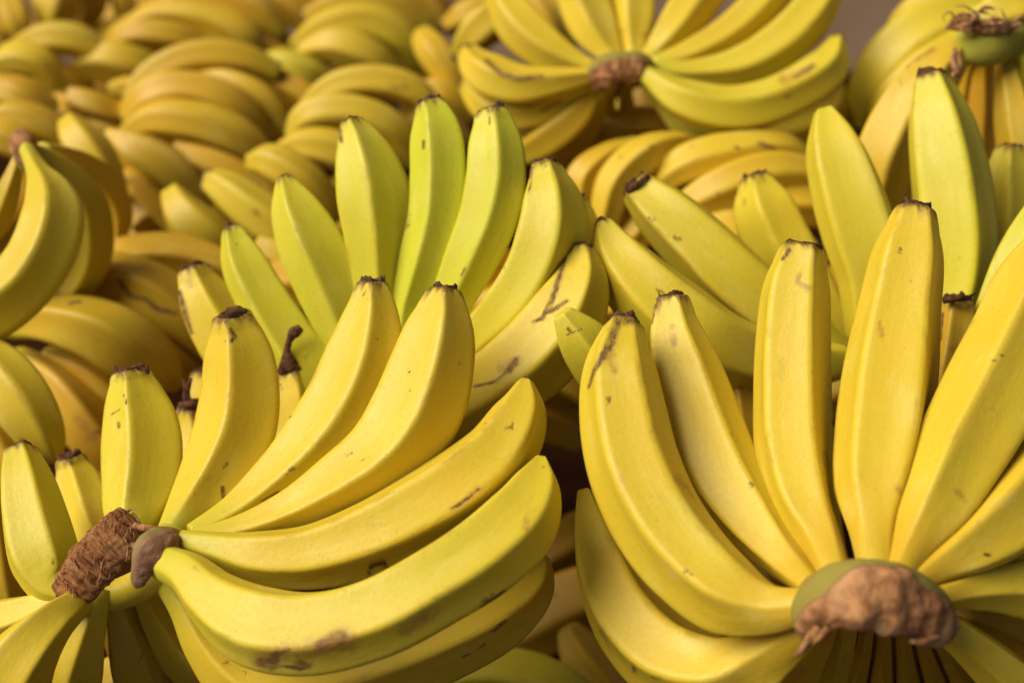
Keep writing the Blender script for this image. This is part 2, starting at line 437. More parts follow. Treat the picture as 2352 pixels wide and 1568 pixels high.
def crown(key, pts, mat=None, rough=0.12, cut_centre=0.0, cut_width=0.6, flat=0.8, seed=1, n=70, seg=64, name="crown", cut_span=(0, 1), dent=0.0, parent=None, ends=0.10, extra=None, widths=None, blend=.35, fine=1.0):
    """The knob where the stems of a bunch meet: pts (x, y, d, half width); the cut face is brown, the rest green.
    cut_centre / cut_width: angle (radians, 0 = towards the viewer) and half angle of the cut face."""
    root, O = BUNCH[key]
    A = np.asarray(pts, float)
    K, t = spline(A, n)
    P = at(K[:, 0], K[:, 1], K[:, 2]); R = np.maximum(K[:, 3], 1) * K[:, 2] / F
    e = np.clip(np.minimum(t, 1 - t) / ends, 0.02, 1); R = R * np.sqrt(1 - (1 - e) ** 2)
    T, Nn, Bb = frames(P, 0.5)
    th = np.arange(seg) / seg * 2 * np.pi
    da = np.abs(np.angle(np.exp(1j * (th - cut_centre))))
    if widths is not None:
        wa = np.asarray(widths, float); cc = np.interp(t, wa[:, 0], wa[:, 1])[:, None]; ww = np.interp(t, wa[:, 0], wa[:, 2])[:, None]
        da = np.abs(np.angle(np.exp(1j * (th[None] - cc)))); facecut = np.clip((ww - da) / 0.30 + 0.5, 0, 1)
    else:
        facecut = np.clip((cut_width - da) / blend + 0.5, 0, 1)[None]
    facecut = facecut * (np.clip((t - cut_span[0]) / 0.08, 0, 1) * np.clip((cut_span[1] - t) / 0.08, 0, 1))[:, None]
    rad = np.ones((n, seg)) * (1 - dent * facecut)
    G = P[:, None] + (R[:, None] * rad)[..., None] * (flat * np.cos(th)[None, :, None] * Nn[:, None] + np.sin(th)[None, :, None] * Bb[:, None])
    V = G.reshape(-1, 3)
    nz = (lump(V, 160, seed) + 0.8 * lump(V, 420, seed + 5) + (0.5 * lump(V, 1100, seed + 9) + 0.35 * lump(V, 2300, seed + 4)) * fine).reshape(n, seg)
    G = G + (rough * nz * (0.25 + 0.75 * facecut) * R[:, None])[..., None] * norm(G - P[:, None])
    L = np.concatenate([[0], np.cumsum(np.linalg.norm(np.diff(P, axis=0), axis=1))])
    st = np.stack([np.repeat(L[:, None], seg, 1), np.sin(th)[None] * R[:, None], np.cos(th)[None] * R[:, None]], -1)
    st = np.stack([st[..., 0], st[..., 2], st[..., 1]], -1).reshape(-1, 3) + seed * 0.211
    return mesh_from_grid(name, G, mat or CROWN, parent or root, dict(cut=facecut.ravel(), **{k_: np.full(n * seg, v_) for k_, v_ in (extra or {}).items()}), st, origin=O)


exec_data = True
# ================================================================== setting
def box_struct(name, x0, x1, y0, y1, z0, z1, mat):
    v = [(x, y, z) for x in (x0, x1) for y in (y0, y1) for z in (z0, z1)]
    f = [(0, 1, 3, 2), (4, 6, 7, 5), (0, 4, 5, 1), (2, 3, 7, 6), (0, 2, 6, 4), (1, 5, 7, 3)]
    me = bpy.data.meshes.new(name); me.from_pydata(v, [], f); me.update(); me.materials.append(mat)
    o = bpy.data.objects.new(name, me); COL.objects.link(o); o['kind'] = 'structure'
    return o


def plain(name, a, b, sc, rough=0.85, stretch=(1, 1, 1), spec=0.2):
    m, t, p = new_mat(name); N = NT(t)
    tc = N.n("ShaderNodeTexCoord").outputs['Object']
    n1 = N.noise(N.vmul(tc, stretch), sc, 6, 0.6, 0.4); n2 = N.noise(tc, sc * 5, 4, 0.6)
    c = N.mix(N.ramp(n1, 0.3, 0.7), a, b); N.link(c, p.inputs['Base Color']); p.inputs['Roughness'].default_value = rough; p.inputs['Specular IOR Level'].default_value = spec
    bm = N.n("ShaderNodeBump"); bm.inputs['Strength'].default_value = 0.3; bm.inputs['Distance'].default_value = 0.003
    N.link(n2, bm.inputs['Height']); N.link(bm.outputs[0], p.inputs['Normal'])
    return m


box_struct("wall", -2.2, 2.2, 1.62, 1.78, -0.8, 1.9, plain("plaster", (0.62, 0.41, 0.25), (0.72, 0.51, 0.34), 5))
box_struct("table", -1.6, 1.6, -0.05, 1.60, -0.08, 0.0, plain("gap_shade_boards", (0.022, 0.008, 0.003), (0.035, 0.014, 0.006), 4, rough=1.0, spec=0.0, stretch=(1, 8, 1)))  # shade of the gaps is put into this near-black colour
box_struct("ground", -30, 30, -30, 30, -0.9, -0.8, plain("concrete", (0.22, 0.19, 0.16), (0.30, 0.27, 0.23), 2))

# ================================================================== bunch: front left
bunch('FL', "near left yellow bunch with a sharp fibrous brown cut crown facing out", (260, 1300, 0.69))
FL = [
 ([(45,1032,36),(60,1105,58),(78,1195,72),(102,1285,74),(132,1345,54),(172,1362,30)], (.70,.68,.665), dict(u=-.3, green=.35)),
 ([(160,1047,28),(178,1100,46),(200,1170,54),(225,1240,48),(250,1290,30)], (.755,.745,.70), dict(u=.1, green=.15)),
 ([(300,850,38),(314,920,68),(328,1000,86),(328,1095,86),(308,1180,66),(292,1240,42)], (.715,.705,.675), dict(u=.32, green=.3, scars=[[(283,905,1.5),(291,927,2.25)],[(255,952,1.5),(275,940,1.5)],[(272,972,4),(273,980,4)]])),
 ([(533,720,40),(550,800,74),(556,900,88),(540,1000,92),(496,1090,80),(440,1165,56),(392,1225,34)], (.705,.705,.668), dict(u=.30, green=.12, scars=[[(530,755,4),(540,772,6),(532,784,5)],[(515,782,1.5),(519,785,1.5)],[(512,1120,6),(516,1150,5)]])),
 ([(857,645,33),(855,730,66),(840,820,88),(800,920,92),(730,1020,85),(635,1108,64),(535,1180,42),(440,1226,24)], (.692,.688,.662), dict(u=.05, green=.12, scars=[[(833,680,1.5),(840,668,1.5)],[(864,778,2.25),(868,780,2.25)],[(640,1130,4),(600,1150,2.25)]])),
 ([(1022,662,30),(1013,740,70),(993,840,92),(955,950,100),(885,1045,90),(778,1118,72),(660,1178,48),(540,1218,31),(440,1236,22)], (.678,.668,.654), dict(u=-.05, green=.05, scars=[[(938,845,1.5),(941,858,2.25)],[(1054,830,2.25),(1058,838,2.25)],[(940,895,1.5),(943,898,1.5)],[(850,1048,1.5),(830,1058,1.5)]])),
 ([(1207,872,16),(1196,935,58),(1150,1030,84),(1065,1115,100),(955,1182,98),(840,1235,88),(700,1275,74),(580,1275,60),(490,1255,38),(415,1240,25)], (.666,.646,.648), dict(u=-.35, green=.10, ripe_and_shade=.35, tip='p', scars=[[(848,1320,5),(855,1298,7),(880,1292,9),(890,1305,6)],[(1110,970,1.5),(1117,973,1.5)],[(1160,985,1.5),(1166,982,2.25)],[(1040,1170,5),(1100,1120,6)]])),
 ([(1243,1052,14),(1228,1120,60),(1195,1190,86),(1120,1266,94),(1000,1345,92),(850,1420,92),(700,1452,92),(580,1432,88),(490,1375,66),(430,1315,48),(375,1290,40)], (.645,.600,.640), dict(u=-.25, green=.22, ripe_and_shade=.1, tip='p', speck=.9,
   scars=[[(598,1522,10),(625,1524,20),(640,1500,9),(668,1494,5)],[(690,1528,15),(712,1530,8)],[(735,1482,14),(760,1472,17),(785,1462,20)],[(655,1530,4),(690,1535,6)],[(1105,1395,4),(1160,1355,4)]],
   bruises=[[(600,1515,25),(800,1470,35)],[(930,1440,22),(1000,1400,18)],[(1205,1215,10),(1210,1190,8)]])),
 ([(1245,1275,22),(1220,1340,56),(1150,1400,80),(1020,1468,90),(870,1528,92),(700,1570,88),(570,1560,78),(480,1480,55),(425,1390,38),(375,1320,30)], (.70,.672,.672), dict(u=-.2, ripe_and_shade=.5, tip='n', speck=.8, scars=[[(1130,1452,2.25),(1160,1425,5)],[(1100,1490,2.25),(1112,1478,4)],[(1060,1510,2.25),(1078,1500,2.25)]])),
 ([(-40,1690,100),(5,1590,96),(58,1500,74),(122,1428,50),(178,1385,34)], (.66,.635,.66), dict(u=.4, ripe_and_shade=.15, tip='n', green=.1)),
 ([(-120,1470,70),(-30,1440,62),(60,1410,46),(120,1385,34),(165,1370,28)], (.70,.675,.665), dict(u=.2, tip='n', green=.1)),
 ([(160,1690,66),(168,1595,64),(180,1518,63),(198,1455,47),(218,1395,33),(235,1350,22)], (.71,.68,.675), dict(u=-.2, tip='n', ripe_and_shade=.45)),
 ([(350,1620,72),(325,1545,78),(303,1495,72),(284,1440,52),(268,1388,36),(265,1340,24)], (.74,.705,.685), dict(u=.2, tip='n', ripe_and_shade=.6, scars=[[(315,1525,1.5),(325,1505,1.5)]])),
 ([(560,1590,60),(480,1530,72),(420,1480,66),(372,1426,44),(338,1375,29),(320,1335,20)], (.745,.71,.68), dict(u=-.3, tip='n', ripe_and_shade=.5)),
 ([(672,848,34),(682,910,50),(688,990,56),(690,1090,58),(690,1180,50)], (.775,.775,.76), dict(u=-.1, tip='d', ripe_and_shade=.25, scars=[[(645,882,1.5),(648,895,1.5)]])),
 ([(436,935,30),(438,990,40),(442,1080,48),(440,1170,50)], (.77,.77,.75), dict(u=-.1, tip='d', ripe_and_shade=.25)),
 ([(462,850,20),(470,900,42),(480,990,50),(490,1090,50)], (.83,.83,.82), dict(u=0, ripe_and_shade=.4)),
]
# ================================================================== bunch: front right
bunch('FR', "large yellow bunch in the near right corner fanning from a brown kidney-shaped crown", (2010, 1400, 0.62))
FR = [
 ([(1433,737,40),(1420,830,80),(1428,950,100),(1452,1065,106),(1502,1180,106),(1582,1288,102),(1680,1368,90),(1770,1396,58),(1860,1388,38)], (.658,.622,.575), dict(u=-.62, ripe_and_shade=.25,
   scars=[[(1420,742,8),(1402,790,12),(1385,820,10),(1365,850,5),(1352,890,4)],[(1430,735,12),(1470,735,12)]], bruises=[[(1560,1100,14),(1640,1180,10)],[(1400,815,14),(1410,850,12)]])),
 ([(1540,680,34),(1550,770,62),(1580,870,80),(1615,980,88),(1662,1090,86),(1732,1200,70),(1805,1290,46),(1862,1345,30)], (.685,.66,.592), dict(u=-.5, ripe_and_shade=.25, scars=[[(1510,690,5),(1500,720,5),(1497,745,1.5)],[(1556,874,1.125),(1558,876,1.125)]], bruises=[[(1545,750,10),(1548,790,8)]])),
 ([(1846,562,46),(1830,650,76),(1822,760,86),(1820,900,90),(1826,1040,90),(1852,1160,78),(1892,1250,52),(1920,1325,38)], (.672,.652,.592), dict(u=.62, ripe_and_shade=.3, bruises=[[(1835,630,7),(1832,650,5),(1860,665,10)],[(1895,1040,10),(1900,1070,8)]], scars=[[(1812,575,8),(1798,595,5)]])),
 ([(2106,474,37),(2090,570,74),(2070,700,90),(2050,850,104),(2032,1000,106),(2014,1130,90),(2010,1230,55),(2014,1310,42)], (.663,.642,.585), dict(u=.58, ripe_and_shade=.3, bruises=[[(2020,740,8),(2025,770,8)],[(2060,1120,10),(2070,1130,8)]])),
 ([(2450,520,50),(2402,640,96),(2342,780,106),(2272,920,108),(2202,1050,100),(2142,1170,78),(2092,1260,45),(2062,1320,35)], (.648,.622,.580), dict(u=.3, ripe_and_shade=.3, tip='n', scars=[[(2283,828,1.875),(2312,812,2.25)]], bruises=[[(2200,1130,10),(2215,1150,8)]])),
 ([(2480,940,80),(2402,1060,106),(2312,1170,104),(2225,1250,76),(2148,1302,42),(2095,1335,27)], (.64,.608,.580), dict(u=.2, ripe_and_shade=.35, tip='n', scars=[[(2262,1272,4),(2275,1275,4)]])),
 ([(2480,1350,95),(2380,1348,82),(2280,1348,56),(2205,1360,38),(2150,1375,28)], (.63,.605,.578), dict(u=-.2, ripe_and_shade=.4, tip='n')),
 ([(2420,1680,76),(2320,1560,62),(2235,1485,46),(2165,1430,36),(2120,1400,30)], (.63,.602,.572), dict(u=-.3, ripe_and_shade=.35, tip='n')),
 ([(1342,1128,22),(1362,1215,56),(1395,1320,86),(1450,1430,102),(1555,1525,106),(1680,1545,92),(1775,1492,62),(1855,1438,42)], (.695,.648,.588), dict(u=-.55, ripe_and_shade=.35, tip='n', scars=[[(1455,1530,4),(1458,1540,6)],[(1500,1555,2.25),(1520,1560,2.25)]], bruises=[[(1380,1450,8),(1410,1520,8)]])),
 ([(1760,1690,70),(1800,1600,62),(1845,1520,46),(1885,1455,34),(1905,1410,28)], (.69,.66,.60), dict(u=.2, ripe_and_shade=.7, tip='n')),
 ([(1890,1600,40),(1915,1530,36),(1930,1470,32),(1945,1420,26)], (.70,.67,.61), dict(u=.2, ripe_and_shade=.6, tip='n', green=.2)),
 ([(1697,878,32),(1706,960,50),(1725,1080,56),(1750,1200,52),(1800,1310,40)], (.752,.742,.70), dict(u=0, ripe_and_shade=.75, scars=[[(1692,940,2.25),(1693,945,4)],[(1692,970,2.25),(1690,1010,2.25)]])),
 ([(2196,690,38),(2190,760,50),(2170,880,56),(2140,1000,56),(2100,1130,50)], (.732,.722,.69), dict(u=.2, ripe_and_shade=.7, scars=[[(2165,720,4),(2160,780,4)]], bruises=[[(2190,800,12),(2210,815,10)]])),
 ([(2480,1560,60),(2380,1470,56),(2290,1430,44),(2210,1400,30)], (.70,.67,.60), dict(u=-.3, ripe_and_shade=.7, tip='n')),
]
for i_ in range(7):
    xb = 1960 + i_ * 36
    FR.append(([(1870 + i_ * 74, 1660, 30), (1905 + i_ * 60, 1560, 24), (1938 + i_ * 46, 1490, 17), (xb, 1420, 12)], (.80, .76, .65), dict(u=.1 * (i_ % 3 - 1), ripe_and_shade=.75, tip='n', res='m')))
# ================================================================== bunch: greenish centre
bunch('GC', "lime green bunch fanning upright in the middle behind the near left bunch", (940, 900, 0.80))
GC = [
 ([(440,614,30),(468,680,58),(520,765,76),(590,855,80),(660,950,76),(740,1030,60)], (.80,.80,.80), dict(u=-.1, green=.12, ripe_and_shade=.25, scars=[[(412,672,7),(425,720,8),(440,765,5)]], bruises=[[(432,648,10),(436,655,10)]])),
 ([(532,522,20),(556,590,48),(602,680,60),(657,770,66),(717,860,70),(785,960,66),(850,1040,50)], (.79,.785,.79), dict(u=.45, green=.62, scars=[[(541,559,1.5),(544,562,2.25)],[(700,822,2.25),(708,815,2.25)]])),
 ([(652,405,16),(675,470,52),(715,560,75),(760,660,76),(800,760,66),(850,890,55)], (.78,.778,.785), dict(u=.25, green=.60)),
 ([(806,277,24),(830,345,60),(854,435,82),(868,535,78),(874,650,62),(880,800,50)], (.775,.772,.78), dict(u=.05, green=.58, ripe_and_shade=.1, scars=[[(778,300,8),(784,325,5)]])),
 ([(988,234,31),(1004,300,58),(1011,400,65),(1003,500,62),(976,600,57),(943,700,42),(925,810,36)], (.765,.762,.775), dict(u=.32, green=.80, scars=[[(973,325,4),(972,340,4)]])),
 ([(1130,256,34),(1139,330,62),(1141,410,71),(1123,500,70),(1086,590,64),(1040,690,50),(995,800,40)], (.755,.752,.77), dict(u=.0, green=.68, scars=[[(1068,615,2.25),(1060,635,1.5)],[(1124,270,2.25),(1124,285,2.25)]])),
 ([(1250,377,30),(1262,450,68),(1262,530,86),(1235,620,86),(1178,705,78),(1105,775,60),(1040,850,45)], (.745,.742,.765), dict(u=-.22, green=.42, scars=[[(1222,385,4),(1217,430,2.25),(1214,470,1.5)]])),
 ([(1322,455,24),(1335,520,42),(1335,620,55),(1300,720,55),(1220,800,50),(1120,880,40)], (.80,.80,.79), dict(u=0, ripe_and_shade=.4, green=.15)),
 ([(1337,568,25),(1336,632,58),(1307,712,84),(1242,802,92),(1160,872,88),(1060,935,76),(960,980,60)], (.735,.730,.76), dict(u=-.2, ripe_and_shade=.3, green=.15, speck=.8,
   scars=[[(1298,596,4),(1285,640,7),(1268,690,7),(1244,734,5)],[(1303,690,5),(1280,706,6),(1262,718,4)],[(1225,740,4),(1250,728,5)],[(1090,888,4),(1140,876,4),(1190,835,4)],[(1168,850,9),(1186,826,6)]], bruises=[[(1155,845,15),(1190,825,12)]])),
]
# ================================================================== bunch: right middle
bunch('RM', "yellow green bunch behind the near right bunch, tips spread left and up", (1960, 850, 0.80))
RM = [
 ([(1290,717,24),(1330,770,54),(1392,852,68),(1455,940,66),(1540,1010,55)], (.705,.722,.76), dict(u=-.1, green=.35, tip='n', scars=[[(1275,715,8),(1302,700,6)],[(1302,770,2.25),(1340,755,1.5)],[(1305,755,4),(1310,762,4)]])),
 ([(1460,428,38),(1510,477,60),(1590,553,74),(1680,645,82),(1765,715,78),(1850,775,70),(1930,820,50)], (.785,.772,.79), dict(u=.45, green=.28, scars=[[(1490,500,1.5),(1500,508,2.25),(1508,503,2.25)]])),
 ([(1386,512,22),(1418,582,62),(1480,662,86),(1562,735,96),(1652,795,92),(1745,825,76),(1850,835,60),(1930,830,42)], (.752,.742,.775), dict(u=.35, green=.25, scars=[[(1448,640,1.125),(1450,648,1.5)]])),
 ([(1735,404,31),(1752,470,66),(1786,550,74),(1832,640,74),(1885,740,66),(1935,820,48)], (.83,.825,.82), dict(u=.1, green=.25, bruises=[[(1710,460,6),(1710,470,6)]])),
 ([(1893,252,22),(1915,330,62),(1946,430,80),(1977,530,84),(2010,640,80),(2010,760,68),(1980,850,48)], (.80,.79,.80), dict(u=.6, green=.33, tip='n')),
 ([(2138,174,37),(2155,260,70),(2174,360,86),(2190,470,92),(2196,580,92),(2180,700,82),(2120,810,62),(2040,870,45)], (.795,.785,.79), dict(u=.7, green=.50)),
 ([(2322,336,32),(2318,400,54),(2318,500,62),(2300,620,62),(2260,740,55),(2180,840,45)], (.83,.83,.83), dict(u=0, green=.35, ripe_and_shade=.4)),
 ([(2078,372,18),(2076,430,36),(2078,520,46),(2085,620,50),(2075,740,48)], (.875,.87,.85), dict(u=0, green=.35, ripe_and_shade=.4, tip='n')),
 ([(2420,450,44),(2350,600,70),(2296,740,70),(2240,880,60),(2180,980,45)], (.745,.74,.76), dict(u=-.3, green=.62, tip='n')),
]
# ================================================================== bunch: top right
bunch('TR', "bunch hanging its stems from a green cut crown with frayed brown threads, far right", (2260, 110, 0.88))
TR = [
 ([(2010,580,46),(2008,470,62),(2030,365,74),(2072,272,74),(2130,190,64),(2185,130,44),(2220,95,30)], (.88,.86,.865), dict(u=.2, ripe_and_shade=.45, tip='n', scars=[[(2084,152,4),(2090,140,2.25)],[(2068,185,2.25),(2070,195,1.5)]], bruises=[[(2100,135,12),(2140,115,10)]])),
 ([(2250,460,46),(2256,340,44),(2262,230,36),(2262,150,26),(2260,100,22)], (.92,.92,.89), dict(u=0, ripe_and_shade=.9, tip='n')),
 ([(2370,470,50),(2350,370,52),(2332,270,46),(2318,190,32),(2305,130,22),(2290,100,18)], (.87,.87,.875), dict(u=-.3, ripe_and_shade=.55, tip='n')),
 ([(2450,330,60),(2410,230,60),(2360,150,44),(2325,110,26),(2300,90,20)], (.88,.875,.87), dict(u=0, green=.5, tip='n')),
 ([(2200,420,44),(2205,300,46),(2215,210,36),(2228,150,24),(2240,110,20)], (.95,.94,.89), dict(u=0, ripe_and_shade=.8, tip='n')),
]
bunch('TB', "soft yellow green bunch behind the frayed green crown, against the wall", (2200, 60, 1.02))
TB = [
 ([(1975,290,30),(2000,210,58),(2060,130,74),(2150,70,72),(2240,50,50)], (1.04,1.02,1.02), dict(u=.2, green=.25, tip='n', res='m')),
 ([(2020,330,30),(2045,250,52),(2100,190,60),(2180,130,55),(2240,80,40)], (1.02,1.0,1.01), dict(u=.2, green=.2, tip='n', res='m')),
 ([(2040,130,28),(2090,60,55),(2170,10,64),(2270,0,60),(2340,30,40)], (1.07,1.05,1.04), dict(u=.2, green=.2, ripe_and_shade=.3, tip='n', res='m')),
 ([(2480,20,50),(2400,10,70),(2330,20,66),(2270,40,45),(2230,60,30)], (1.03,1.0,1.0), dict(u=-.2, green=.25, ripe_and_shade=.3, tip='n', res='m')),
]
# ================================================================== bunch: back top centre
bunch('BT', "blurred full fan of bananas round a brown arched crown, top middle", (1430, 180, 1.01))
BT = [
 ([(1135,-40,28),(1188,48,52),(1262,117,46),(1352,157,22),(1400,170,16)], (1.02,1.0,.985), dict(u=.1, ripe_and_shade=.15)),
 ([(1070,118,22),(1110,165,48),(1180,196,50),(1272,190,36),(1357,176,20),(1400,172,16)], (.99,.968,.975), dict(u=-.4, scars=[[(1118,140,6),(1150,170,7),(1190,182,8),(1245,176,6)]])),
 ([(1072,190,24),(1125,246,40),(1210,258,40),(1300,222,30),(1362,194,18)], (1.0,.985,.98), dict(u=-.2, ripe_and_shade=.2, scars=[[(1240,255,4),(1290,232,4)]])),
 ([(1190,352,36),(1255,312,54),(1322,260,46),(1368,206,22),(1400,180,14)], (1.01,.988,.985), dict(u=-.3, ripe_and_shade=.45, tip='n', scars=[[(1215,280,4),(1250,262,4)]])),
 ([(1268,372,28),(1312,340,42),(1356,280,36),(1388,216,17),(1410,185,12)], (1.03,1.015,.99), dict(u=0, ripe_and_shade=.6, tip='n')),
 ([(1402,285,12),(1396,245,19),(1402,205,12),(1415,180,10)], (1.03,1.02,.99), dict(u=0, ripe_and_shade=.5, tip='n')),
 ([(1442,268,12),(1440,235,19),(1442,205,12),(1445,180,10)], (1.03,1.02,.99), dict(u=0, ripe_and_shade=.5, tip='n')),
 ([(1925,88,16),(1903,152,46),(1805,222,54),(1682,252,54),(1565,226,46),(1500,182,26),(1470,160,18)], (.98,.948,.965), dict(u=.35, green=.35, speck=.8, scars=[[(1825,178,5),(1868,152,7)],[(1760,232,2),(1815,220,2)]], bruises=[[(1800,185,15),(1850,165,12)]])),
 ([(1905,-60,40),(1868,20,52),(1802,94,54),(1702,152,46),(1600,166,30),(1500,162,20)], (.995,.978,.972), dict(u=-.2, green=.25, ripe_and_shade=.2, tip='n', speck=.8)),
 ([(1800,-70,45),(1742,20,52),(1660,92,48),(1578,132,38),(1500,150,20)], (1.01,.992,.978), dict(u=-.1, green=.15, ripe_and_shade=.2, tip='n')),
 ([(1650,-90,52),(1585,16,54),(1530,92,42),(1488,134,22),(1465,155,14)], (1.02,1.0,.98), dict(u=-.2, ripe_and_shade=.15, tip='n')),
 ([(1455,-80,54),(1455,-10,56),(1456,65,50),(1456,125,26),(1455,160,16)], (1.01,1.0,.98), dict(u=.3, ripe_and_shade=.15, green=.1, tip='n')),
 ([(1305,-100,54),(1335,-10,56),(1367,70,52),(1412,136,24),(1430,160,16)], (1.01,1.0,.98), dict(u=.1, ripe_and_shade=.15, green=.1, tip='n')),
 ([(1830,300,16),(1760,318,34),(1680,328,40),(1590,302,38),(1525,240,24),(1480,190,14)], (1.02,1.0,.985), dict(u=.2, green=.3, tip='n')),
 ([(1930,200,20),(1900,262,40),(1800,310,46),(1680,300,40),(1570,250,30),(1500,195,18)], (1.03,1.01,.985), dict(u=.2, green=.2, ripe_and_shade=.3, tip='n')),
]
# ================================================================== bunch: lying behind centre right
bunch('CR', "yellow bunch lying arched on its side just below the top middle fan", (1620, 440, 0.98))
CR = [
 ([(1340,500,28),(1338,410,38),(1392,358,28),(1460,330,18)], (.97,.96,.98), dict(u=0, ripe_and_shade=.6, tip='n')),
 ([(1384,520,30),(1418,415,44),(1488,352,42),(1560,328,26),(1620,330,16)], (.95,.945,.97), dict(u=-.2, ripe_and_shade=.35, tip='n', scars=[[(1495,335,4),(1500,338,4)]])),
 ([(1490,440,22),(1568,384,46),(1680,352,48),(1795,342,38),(1860,372,20)], (.955,.945,.96), dict(u=-.1, ripe_and_shade=.3, tip='n', scars=[[(1690,338,5),(1698,342,4)],[(1745,330,6),(1780,342,5)]])),
 ([(1530,500,26),(1640,442,54),(1765,402,58),(1880,410,45)], (.935,.925,.94), dict(u=.1, ripe_and_shade=.45, tip='n')),
 ([(1625,560,26),(1720,490,48),(1830,470,50),(1930,490,40)], (.935,.925,.94), dict(u=.1, ripe_and_shade=.4, green=.1, tip='n')),
 ([(1560,600,30),(1650,540,50),(1740,540,52),(1850,590,46)], (.93,.92,.93), dict(u=.1, ripe_and_shade=.45, tip='n')),
 ([(1330,330,26),(1400,300,40),(1490,290,42),(1580,330,30)], (1.04,1.03,1.04), dict(u=.1, ripe_and_shade=.7, tip='n')),
 ([(1420,260,26),(1490,240,40),(1570,270,42),(1640,330,30)], (1.08,1.07,1.08), dict(u=.1, ripe_and_shade=.7, tip='n')),
 ([(1800,480,26),(1860,400,40),(1900,310,40),(1960,240,30)], (1.1,1.09,1.1), dict(u=.1, ripe_and_shade=.7, tip='n')),
 ([(1400,640,40),(1450,540,50),(1530,470,46),(1600,420,30)], (.97,.96,.97), dict(u=.1, ripe_and_shade=.6, tip='n')),
]
# ================================================================== bunch: far left with pink knob
bunch('LK', "olive bunch at the left edge hanging from a small pinkish brown knob", (55, 340, 0.86))
LK = [
 ([(-90,745,66),(0,688,76),(70,628,72),(112,552,72),(122,490,66),(108,434,46),(88,396,27),(72,365,20),(60,340,18)], (.82,.80,.835), dict(u=-.3, green=.2, ripe_and_shade=.25, tip='n', bruises=[[(125,430,10),(130,440,8)]])),
 ([(150,680,40),(196,600,52),(205,530,54),(192,460,50),(150,400,40),(100,360,24),(65,345,18)], (.90,.88,.845), dict(u=0, ripe_and_shade=.5, green=.2, tip='n')),
 ([(-60,560,30),(-10,505,34),(18,440,28),(38,380,17),(50,345,13)], (.86,.845,.84), dict(u=0, ripe_and_shade=.4, tip='n')),
 ([(-20,650,50),(30,570,50),(55,480,38),(60,400,20),(55,350,14)], (.88,.87,.85), dict(u=0, ripe_and_shade=.75, tip='n')),
 ([(260,570,14),(262,500,40),(230,420,42),(170,370,32),(100,345,20)], (.96,.95,.88), dict(u=0, ripe_and_shade=.7, green=.1, tip='n')),
]
# ================================================================== bunch: lying left middle
bunch('LM', "shaded bunch on its side with a wavy brown scar, left of lime green bunch", (250, 720, 0.94))
LM = [
 ([(560,640,26),(500,612,42),(390,588,52),(260,600,46),(130,655,30)], (.95,.955,.95), dict(u=.1, ripe_and_shade=.95, tip='n')),
 ([(520,830,30),(425,725,62),(322,657,64),(215,632,54),(105,645,30)], (.93,.92,.93), dict(u=.2, ripe_and_shade=.55, tip='n', scars=[[(273,645,6),(300,680,6),(340,690,6),(358,708,8),(405,722,5)]])),
 ([(412,888,15),(376,858,48),(310,808,76),(212,756,70),(110,735,54),(5,748,30)], (.895,.88,.90), dict(u=.25, green=.15, ripe_and_shade=.3, tip='n', scars=[[(160,697,4),(185,692,4)]])),
 ([(480,870,25),(440,830,46),(370,770,46),(300,720,30)], (.95,.94,.95), dict(u=0, ripe_and_shade=.75, tip='n')),
 ([(300,1090,50),(215,990,64),(130,890,60),(40,825,34)], (.91,.90,.92), dict(u=.2, ripe_and_shade=.65, tip='n', bruises=[[(185,960,20),(210,1000,20)]])),
 ([(330,960,28),(270,905,44),(200,855,40),(110,815,22)], (.92,.91,.92), dict(u=0, ripe_and_shade=.7, tip='n')),
]
bunch('LE', "greenish yellow bunch cut by the left edge, above the near left bunch", (0, 900, 0.84))
LE = [
 ([(128,1056,14),(112,1028,40),(72,955,68),(15,880,72),(-60,810,55)], (.80,.79,.81), dict(u=.1, green=.2, ripe_and_shade=.3, tip='n', scars=[[(35,930,1.5),(62,970,2.25)],[(48,1010,4),(60,1015,2.25)]])),
 ([(60,1180,30),(30,1090,58),(-20,1000,62),(-90,930,50)], (.83,.82,.83), dict(u=.1, ripe_and_shade=.6, tip='n')),
 ([(20,1420,40),(-5,1320,50),(-30,1200,52),(-80,1100,45)], (.80,.79,.82), dict(u=.3, ripe_and_shade=.5, tip='n')),
]
# ================================================================== far heap
FAR = []
bunch('K1', "blurred bunch with arched yellow backs in the middle of the far left heap", (440, 280, 1.17))
FAR += [('K1', a, b, c) for a, b, c in [
 ([(288,275,18),(345,222,42),(440,206,46),(540,242,46),(606,296,22)], (1.13,1.12,1.14), dict(ripe_and_shade=.25, green=.0)),
 ([(284,310,20),(355,278,44),(450,284,50),(545,318,48),(625,372,26)], (1.11,1.10,1.12), dict(ripe_and_shade=.30)),
 ([(440,186,20),(530,190,36),(612,232,38),(662,300,20)], (1.15,1.14,1.15), dict(ripe_and_shade=.6)),
 ([(292,270,26),(348,182,44),(455,134,46),(560,138,40),(640,170,26)], (1.17,1.16,1.17), dict(ripe_and_shade=.75)),
 ([(245,302,12),(310,342,46),(392,394,56),(470,470,40)], (1.08,1.08,1.10), dict(ripe_and_shade=.5)),
 ([(400,344,28),(480,376,40),(560,414,40),(640,470,30)], (1.10,1.10,1.11), dict(ripe_and_shade=.7)),
 ([(560,180,20),(640,190,36),(720,240,38),(770,310,24)], (1.19,1.18,1.19), dict(ripe_and_shade=.8)),
 ([(640,250,26),(700,300,40),(720,380,40)], (1.2,1.19,1.19), dict(ripe_and_shade=.8)),
]]
bunch('K2', "blurred amber bunch at the top left, bananas curving over to the right", (430, 90, 1.34))
